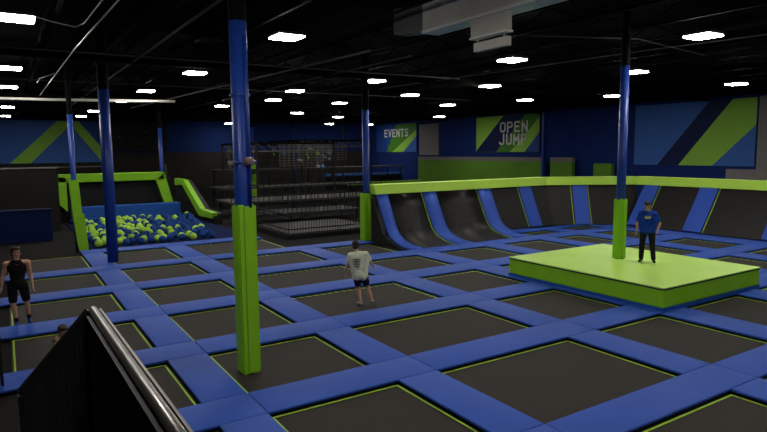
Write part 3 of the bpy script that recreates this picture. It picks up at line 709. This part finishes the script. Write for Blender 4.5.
# ------------------------------------------------------------------ stair railing in the near left corner
ZR = -.20
cx, cy = .085, .832
t = thing('guard_railing', 'black guard railing with polished handrail in the near left corner', 'railing', W(cx, cy, -1-PT/U)*1)
A = W(cx, cy, ZR); B = W(.098, .16, ZR)
b = bmesh.new(); tube(b, [A, B], .021, 16); obj('handrail', b, 'chrome', t, True)
b = bmesh.new(); bar(b, A+Vector((0, .02, -.035)), B+Vector((0, 0, -.035)), .075, .03); obj('top_channel', b, 'black', t)
b = bmesh.new(); bar(b, A+Vector((.032, .0, .0)), B+Vector((.032, 0, .0)), .010, .010); obj('rail_edge', b, 'chrome', t)
n = 30
for k in range(n+1):
    c = A+(B-A)*(k/n); b = bmesh.new(); bar(b, (c.x, c.y, 0), (c.x, c.y, A.z-.04), .022, .022); obj('baluster', b, 'blackgloss', t)
obj('corner_post', box(A.x-.03, A.x+.02, A.y-.01, A.y+.03, 0, A.z-.03), 'black', t)
D = W(.0, .832, -.294)
t = thing('stair_railing', 'black solid sided stair railing sloping down from the guard railing corner', 'railing', W(0.04, cy, -1-PT/U)*1)
obj('side_panel', prism([Vector((A.x-.01, A.y+.03, 0)), Vector((A.x-.01, A.y+.03, A.z-.025)), Vector((D.x, D.y, D.z-.02)), Vector((D.x, D.y, 0))], (0, .02, 0)), 'black', t)
b = bmesh.new(); bar(b, A+Vector((-.012, .02, -.01)), D+Vector((0, .02, 0)), .05, .045); obj('handrail', b, 'blackgloss', t)
b = bmesh.new(); bar(b, (D.x, D.y, 0), D, .03, .03); obj('end_post', b, 'blackgloss', t)
for k in range(1, 14):
    c = A+Vector((-.02, .028, -.045))+(D-A+Vector((.02, 0, .03)))*(k/14); b = bmesh.new(); bar(b, (c.x, c.y-.012, 0), (c.x, c.y-.012, c.z), .012, .012); obj('baluster', b, 'black', t)
b = bmesh.new(); p = W(-.066, 3.0, -1-PT/U); bar(b, p, p+Vector((0, 0, 1.0)), .05, .05)
tag(obj('net_post', b, 'black'), 'short black post at the left edge of the photo beside the blue pad', 'post')

# ------------------------------------------------------------------ people
def cap(bm, p, q, r1, r2, n=12):
    p = Vector(p); q = Vector(q)
    for c, r in ((p, r1), (q, r2)):
        bmesh.ops.create_uvsphere(bm, u_segments=n, v_segments=8, radius=r, matrix=Matrix.Translation(c))
    if (q-p).length > 1e-4: tube(bm, [p, q], r1, n, r2)
def ell(bm, c, rx_, ry_, rz_, rot=0.0, tilt=0.0):
    mtx = Matrix.Translation(c) @ Matrix.Rotation(rot, 4, 'Z') @ Matrix.Rotation(tilt, 4, 'X') @ Matrix.Diagonal((rx_, ry_, rz_, 1))
    bmesh.ops.create_uvsphere(bm, u_segments=16, v_segments=10, radius=1.0, matrix=mtx)
def fused(name, bm, m, parent, vox=.012, sm=2):
    me = bpy.data.meshes.new(name); bm.to_mesh(me); bm.free()
    o = bpy.data.objects.new(name, me); C.objects.link(o)
    r = o.modifiers.new('r', 'REMESH'); r.mode = 'VOXEL'; r.voxel_size = vox
    s = o.modifiers.new('s', 'SMOOTH'); s.iterations = sm; s.factor = .5
    bpy.context.view_layer.update()
    me2 = bpy.data.meshes.new_from_object(o.evaluated_get(bpy.context.evaluated_depsgraph_get()))
    o.modifiers.clear(); o.data = me2; me2.name = name; me2.materials.append(M[m])
    for p in me2.polygons: p.use_smooth = True
    o.parent = parent
    return o
def hand(bm, wrist, d, side, back, thumb):
    # wrist point, pointing direction d, side = across the palm, thumb = which way the thumb leaves (+1/-1 along side)
    d = Vector(d).normalized(); s = Vector(side); s = (s-d*s.dot(d)).normalized(); k = d.cross(s)*back
    w = Vector(wrist)
    for o in (-.025, -.008, .008, .025): cap(bm, w, w+d*.085+s*o, .019, .014, 8)
    for o, L in ((-.031, .060), (-.011, .078), (.010, .074), (.030, .066)):
        o2 = o
        a = w+d*.088+s*o2; b_ = a+d*L*.5+k*.008; c_ = b_+d*L*.42+k*.022
        cap(bm, a, b_, .0095, .009, 8); cap(bm, b_, c_, .009, .008, 8)
    a = w+d*.028+s*.026*thumb; b_ = a+d*.034+s*.026*thumb+k*.008; c_ = b_+d*.034+s*.008*thumb+k*.010
    cap(bm, a, b_, .013, .011, 8); cap(bm, b_, c_, .011, .009, 8)
def person(name, label, loc, az, J, face, hair, look, parts, thick=1.0, vox=.010, lean=0.0, scale=1.0):
    """J joints in metres (x right in view, y away from the viewer, z up); face=-1 faces viewer, +1 faces away"""
    t = thing(name, label, 'person', loc, rz=-az, local=True)
    V = {k: Vector(v) for k, v in J.items()}
    for k in V:
        if k != 'tilt': V[k].x += lean*V[k].z; V[k] *= scale
    sh = lambda c: Vector((c[0]+lean*c[2], c[1], c[2]))*scale
    hd = V['head']; nk = V['neck']
    bm = bmesh.new()
    fwd = Vector((math.sin(look), math.cos(look)*face, 0)).normalized(); rt = Vector((fwd.y, -fwd.x, 0))
    ang = math.atan2(-fwd.x, fwd.y)
    til = V.get('tilt', Vector((0, 0, 0))).x
    Rt = Matrix.Rotation(ang, 4, 'Z') @ Matrix.Rotation(til, 4, 'X')
    hp = lambda x, y, z: hd+(Rt @ Vector((x, y, z)))
    def hell(b, c, a, d, e):
        mtx = Matrix.Translation(hp(*c)) @ Rt @ Matrix.Diagonal((a, d, e, 1)); bmesh.ops.create_uvsphere(b, u_segments=18, v_segments=12, radius=1.0, matrix=mtx)
    hell(bm, (0, -.008, .02), .076, .096, .105); hell(bm, (0, .012, -.05), .060, .072, .072); hell(bm, (0, .055, -.098), .028, .026, .020)
    cap(bm, hp(0, .092, .015), hp(0, .112, -.018), .009, .015, 8); hell(bm, (0, .082, -.055), .026, .018, .014)
    for s in (-1, 1): hell(bm, (.079*s, -.005, -.005), .010, .020, .032); hell(bm, (.04*s, .062, -.028), .022, .02, .016)
    cap(bm, nk, hp(0, -.01, -.07), .060*thick, .054*thick)
    sl, sr, hl, hr = V['shl'], V['shr'], V['hipl'], V['hipr']
    cs = (sl+sr)/2; ch = (hl+hr)/2; up = (nk-ch); sw = (sr-sl).length/2
    tw = math.atan2((sr-sl).y, (sr-sl).x)
    ell(bm, cs-up.normalized()*.10, sw*.92, .118*thick, .20, tw); ell(bm, (cs+ch)/2-up*.02, .135*thick, .098*thick, .2, tw); ell(bm, ch+Vector((0, 0, .03)), .165*thick, .115*thick, .13, tw)
    cap(bm, sl, nk-Vector((0, 0, .03)), .062*thick, .06*thick); cap(bm, sr, nk-Vector((0, 0, .03)), .062*thick, .06*thick)
    for s, (a, b_, c_) in ((-1, ('shl', 'ell', 'wrl')), (1, ('shr', 'elr', 'wrr'))):
        cap(bm, V[a], V[b_], .056*thick, .042*thick); cap(bm, V[a]+(V[b_]-V[a])*.35, V[a]+(V[b_]-V[a])*.6, .050*thick, .050*thick)
        cap(bm, V[b_], V[b_]+(V[c_]-V[b_])*.3, .041*thick, .043*thick); cap(bm, V[b_]+(V[c_]-V[b_])*.3, V[c_], .043*thick, .027)
        hand(bm, V[c_], V[c_]-V[b_], (0.25, 1, 0), -s*face*1.0, -1 if face < 0 else 1)
    for s, (a, b_, c_, d_) in ((-1, ('hipl', 'knl', 'anl', 'tol')), (1, ('hipr', 'knr', 'anr', 'tor'))):
        cap(bm, V[a], V[b_], .088*thick, .055*thick); m_ = V[b_]+(V[c_]-V[b_])*.32
        cap(bm, V[b_], m_, .053*thick, .056*thick); cap(bm, m_, V[c_], .056*thick, .037)
        cap(bm, V[c_]-Vector((0, 0, .02)), V[d_], .036, .026); cap(bm, V[c_]-Vector((0, 0, .02)), V[c_]-(V[d_]-V[c_])*.3-Vector((0, 0, .03)), .036, .03)
    body = fused('body', bm, 'skin', t, vox, 2)
    # face details
    for s in (-1, 1):
        b = bmesh.new(); bmesh.ops.create_uvsphere(b, u_segments=10, v_segments=6, radius=.011, matrix=Matrix.Translation(hp(.032*s, .083, .008))); obj('eye', b, 'eye', t, True)
        b = bmesh.new(); bar(b, hp(.016*s, .092, .033), hp(.050*s, .083, .035), .010, .008); obj('eyebrow', b, hair, t)
    b = bmesh.new(); bar(b, hp(-.022, .096, -.057), hp(.022, .096, -.057), .010, .008); obj('mouth', b, 'lip', t)
    b = bmesh.new(); hell(b, (0, -.018, .045), .094, .108, .108); hell(b, (0, .035, .105), .070, .068, .044); hell(b, (0, -.05, -.02), .084, .064, .085)
    for k in range(9):
        a_ = 2*PI*k/9; hell(b, (.05*math.cos(a_), -.005+.05*math.sin(a_), .115), .034, .034, .026)
    # keep the face clear of hair
    hbm = fused('hair', b, hair, t, .010, 1)
    inv = Rt.inverted()
    hb = bmesh.new(); hb.from_mesh(hbm.data)
    kill = [v for v in hb.verts if (inv @ (v.co-hd)).y > .030 and (inv @ (v.co-hd)).z < .062]
    bmesh.ops.delete(hb, geom=kill, context='VERTS'); hb.to_mesh(hbm.data); hb.free()
    for nme, m, spec in parts:
        b = bmesh.new()
        for s in spec:
            if s[0] == 'cap': cap(b, V[s[1]] if isinstance(s[1], str) else sh(s[1]), V[s[2]] if isinstance(s[2], str) else sh(s[2]), s[3], s[4])
            elif s[0] == 'mix':
                p_, q_ = V[s[1]], V[s[2]]; cap(b, p_+(q_-p_)*s[3], p_+(q_-p_)*s[4], s[5], s[6])
            elif s[0] == 'torso':
                g = s[1]
                ell(b, cs-up.normalized()*.10, sw*.92+g, .118*thick+g, .20+g*.5, tw); ell(b, (cs+ch)/2-up*.02, .135*thick+g*1.5, .098*thick+g*1.2, .22, tw)
                if s[2]: ell(b, ch+Vector((0, 0, .06)), .165*thick+g, .115*thick+g, .12, tw)
                if s[3]: cap(b, sl, nk-Vector((0, 0, .035)), s[3]*thick+g, .055*thick+g); cap(b, sr, nk-Vector((0, 0, .035)), s[3]*thick+g, .055*thick+g)
            elif s[0] == 'hips': ell(b, ch+Vector((0, 0, .02)), .168*thick+s[1], .118*thick+s[1], .13, tw)
            elif s[0] == 'foot':
                a_, d_ = V[s[1]], V[s[2]]; r = s[3]
                cap(b, a_-Vector((0, 0, .02)), d_, r, r*.78); cap(b, a_-Vector((0, 0, .02)), a_-(d_-a_)*.32-Vector((0, 0, .03)), r, r*.8)
            elif s[0] == 'box':
                c_, sx, sy, sz = sh(s[1]), s[2], s[3], s[4]; bx(b, c_[0]-sx, c_[0]+sx, c_[1]-sy, c_[1]+sy, c_[2]-sz, c_[2]+sz)
        if spec and spec[0][0] == 'box': obj(nme, b, m, t)
        else: fused(nme, b, m, t, .012, 2)
    return t
def azi(x, y): return math.atan2(x, y)

# man in black tank top, left edge
lx, ly = .035, 4.12
J = dict(head=(-.14, -.01, 1.63), neck=(-.12, 0, 1.44), shl=(-.325, .03, 1.385), shr=(.085, -.03, 1.395), ell=(-.385, .06, 1.11), wrl=(-.40, 0, .90), elr=(.14, .0, 1.10), wrr=(.18, -.08, .88),
         hipl=(-.20, .02, .90), hipr=(-.0, -.0, .90), knl=(-.185, -.03, .50), knr=(.075, .02, .51), anl=(-.11, -.05, .085), anr=(.13, .16, .10), tol=(-.14, -.20, .035), tor=(.15, .0, .04))
person('person', 'person in a black tank top and black shorts walking at the left edge, looking right', (lx*U, ly*U, .044), azi(lx, ly), J, -1, 'hairbrown', .75,
  [('tank_top', 'blackcloth', [('torso', .012, True, 0.0), ('cap', Vector((-.245, 0, 1.40)), Vector((-.20, 0, 1.25)), .052, .06), ('cap', Vector((.0, 0, 1.40)), Vector((-.03, 0, 1.25)), .052, .06)]),
   ('neck_trim', 'redcloth', [('cap', Vector((-.18, -.085, 1.405)), Vector((-.12, -.115, 1.37)), .014, .014), ('cap', Vector((-.12, -.115, 1.37)), Vector((-.06, -.085, 1.405)), .014, .014)]),
   ('shorts', 'blackcloth', [('hips', .016), ('mix', 'hipl', 'knl', 0, .80, .105, .093), ('mix', 'hipr', 'knr', 0, .80, .105, .093)]),
   ('sock', 'blackcloth', [('mix', 'knl', 'anl', .72, .98, .046, .046)]), ('sock', 'blackcloth', [('mix', 'knr', 'anr', .72, .98, .046, .046)]),
   ('shoe', 'shoeblue', [('foot', 'anl', 'tol', .047)]), ('shoe', 'shoeblue', [('foot', 'anr', 'tor', .047)])], 1.08, lean=.07, scale=1.05)
# person in pale shirt, seen from behind
lx, ly = 1.955, 3.36
J = dict(head=(-.22, .10, 1.49), tilt=(-.45, 0, 0), neck=(-.165, .03, 1.33), shl=(-.335, .02, 1.265), shr=(.05, .03, 1.285), ell=(-.39, .06, 1.02), wrl=(-.455, .12, .84), elr=(.17, .08, 1.08), wrr=(.25, .16, .95),
         hipl=(-.16, .0, .76), hipr=(.01, .0, .76), knl=(-.10, .10, .40), knr=(.13, .12, .43), anl=(-.04, -.04, .07), anr=(.25, -.02, .12), tol=(-.11, .08, .035), tor=(.30, .10, .05))
person('person', 'person in a pale shirt and dark shorts seen from behind, landing on a trampoline', (lx*U, ly*U, .044), azi(lx, ly), J, 1, 'hairdark', 0.0,
  [('shirt', 'palecloth', [('torso', .022, True, .066), ('mix', 'shl', 'ell', 0, .62, .075, .080), ('mix', 'shr', 'elr', 0, .62, .075, .080), ('hips', .034), ('mix', 'shl', 'hipl', .2, 1.05, .10, .118), ('mix', 'shr', 'hipr', .2, 1.05, .10, .118)]),
   ('shirt_print', 'greyprint', [('box', (-.17, -.128, 1.19), .085, .012, .012), ('box', (-.17, -.140, 1.13), .065, .012, .016), ('box', (-.165, -.142, 1.07), .08, .012, .012), ('box', (-.155, -.138, 1.01), .055, .012, .014)]),
   ('shorts', 'navycloth', [('hips', .016), ('mix', 'hipl', 'knl', 0, .62, .105, .095), ('mix', 'hipr', 'knr', 0, .62, .105, .095)]),
   ('sock', 'shoewhite', [('foot', 'anl', 'tol', .043)]), ('sock', 'shoewhite', [('foot', 'anr', 'tor', .043)])], .92, lean=.05, scale=1.03)
# attendant on the platform
lx, ly = 4.06, 2.68
J = dict(head=(-.03, -.07, 1.655), tilt=(-.38, 0, 0), neck=(-.02, 0, 1.485), shl=(-.195, .0, 1.42), shr=(.165, 0, 1.42), ell=(-.30, .03, 1.15), wrl=(-.315, -.03, .93), elr=(.30, .05, 1.15), wrr=(.25, -.06, .97),
         hipl=(-.12, 0, .92), hipr=(.09, 0, .92), knl=(-.165, -.02, .50), knr=(.115, -.02, .50), anl=(-.185, .02, .09), anr=(.15, .02, .09), tol=(-.23, -.14, .035), tor=(.18, -.15, .035))
person('person', 'attendant in a blue shirt and black trousers looking down on the green platform', (lx*U, ly*U, PLATZ), azi(lx, ly), J, -1, 'hairdark', -.1,
  [('shirt', 'bluecloth', [('torso', .024, True, .066), ('hips', .030), ('mix', 'shl', 'hipl', .25, .98, .10, .115), ('mix', 'shr', 'hipr', .25, .98, .10, .115), ('mix', 'shl', 'ell', 0, .66, .078, .078), ('mix', 'shr', 'elr', 0, .66, .078, .078)]),
   ('shirt_print', 'goldprint', [('box', (-.02, -.150, 1.315), .075, .015, .018)]), ('shirt_print', 'shoewhite', [('box', (-.02, -.150, 1.36), .085, .015, .015)]),
   ('trousers', 'darkjean', [('hips', .014), ('mix', 'hipl', 'knl', 0, 1, .102, .080), ('mix', 'knl', 'anl', 0, .97, .080, .066), ('mix', 'hipr', 'knr', 0, 1, .102, .080), ('mix', 'knr', 'anr', 0, .97, .080, .066)]),
   ('shoe', 'blackcloth', [('foot', 'anl', 'tol', .047)]), ('shoe', 'blackcloth', [('foot', 'anr', 'tor', .047)])], 1.02, lean=-.02)
# child sitting behind the railing
lx, ly = .206, 3.34
J = dict(head=(-.03, -.02, .50), tilt=(-.3, 0, 0), neck=(-.02, 0, .385), shl=(-.135, 0, .345), shr=(.095, 0, .345), ell=(-.20, -.05, .20), wrl=(-.16, -.16, .09), elr=(.17, -.05, .20), wrr=(.12, -.17, .10),
         hipl=(-.08, .03, .105), hipr=(.06, .03, .105), knl=(-.20, -.24, .14), knr=(.18, -.24, .14), anl=(.02, -.30, .07), anr=(-.04, -.37, .07), tol=(.12, -.33, .05), tor=(-.14, -.40, .05))
person('person', 'person sitting low on the trampoline, mostly hidden behind the stair railing', (lx*U, ly*U, .044), azi(lx, ly), J, -1, 'hairbrown', .3,
  [('shirt', 'tancloth', [('mix', 'shl', 'hipl', 0, .9, .085, .10), ('mix', 'shr', 'hipr', 0, .9, .085, .10), ('mix', 'shl', 'ell', 0, .6, .06, .055), ('mix', 'shr', 'elr', 0, .6, .06, .055)]),
   ('shorts', 'navycloth', [('mix', 'hipl', 'knl', 0, .7, .085, .075), ('mix', 'hipr', 'knr', 0, .7, .085, .075)])], .66, vox=.010)

# ------------------------------------------------------------------ world and view
w = bpy.data.worlds.new('world'); SC.world = w; w.use_nodes = True
w.node_tree.nodes['Background'].inputs[0].default_value = (0, 0, 0, 1); w.node_tree.nodes['Background'].inputs[1].default_value = 0
SC.view_settings.view_transform = 'Standard'; SC.view_settings.look = 'None'; SC.view_settings.gamma = 1.0
SC.view_settings.use_curve_mapping = False; SC.view_settings.exposure = 1.15
SC.cycles.use_denoising = True; SC.cycles.max_bounces = 5; SC.cycles.use_light_tree = True
for o in C.objects:
    if 'world_built' in o: del o['world_built']
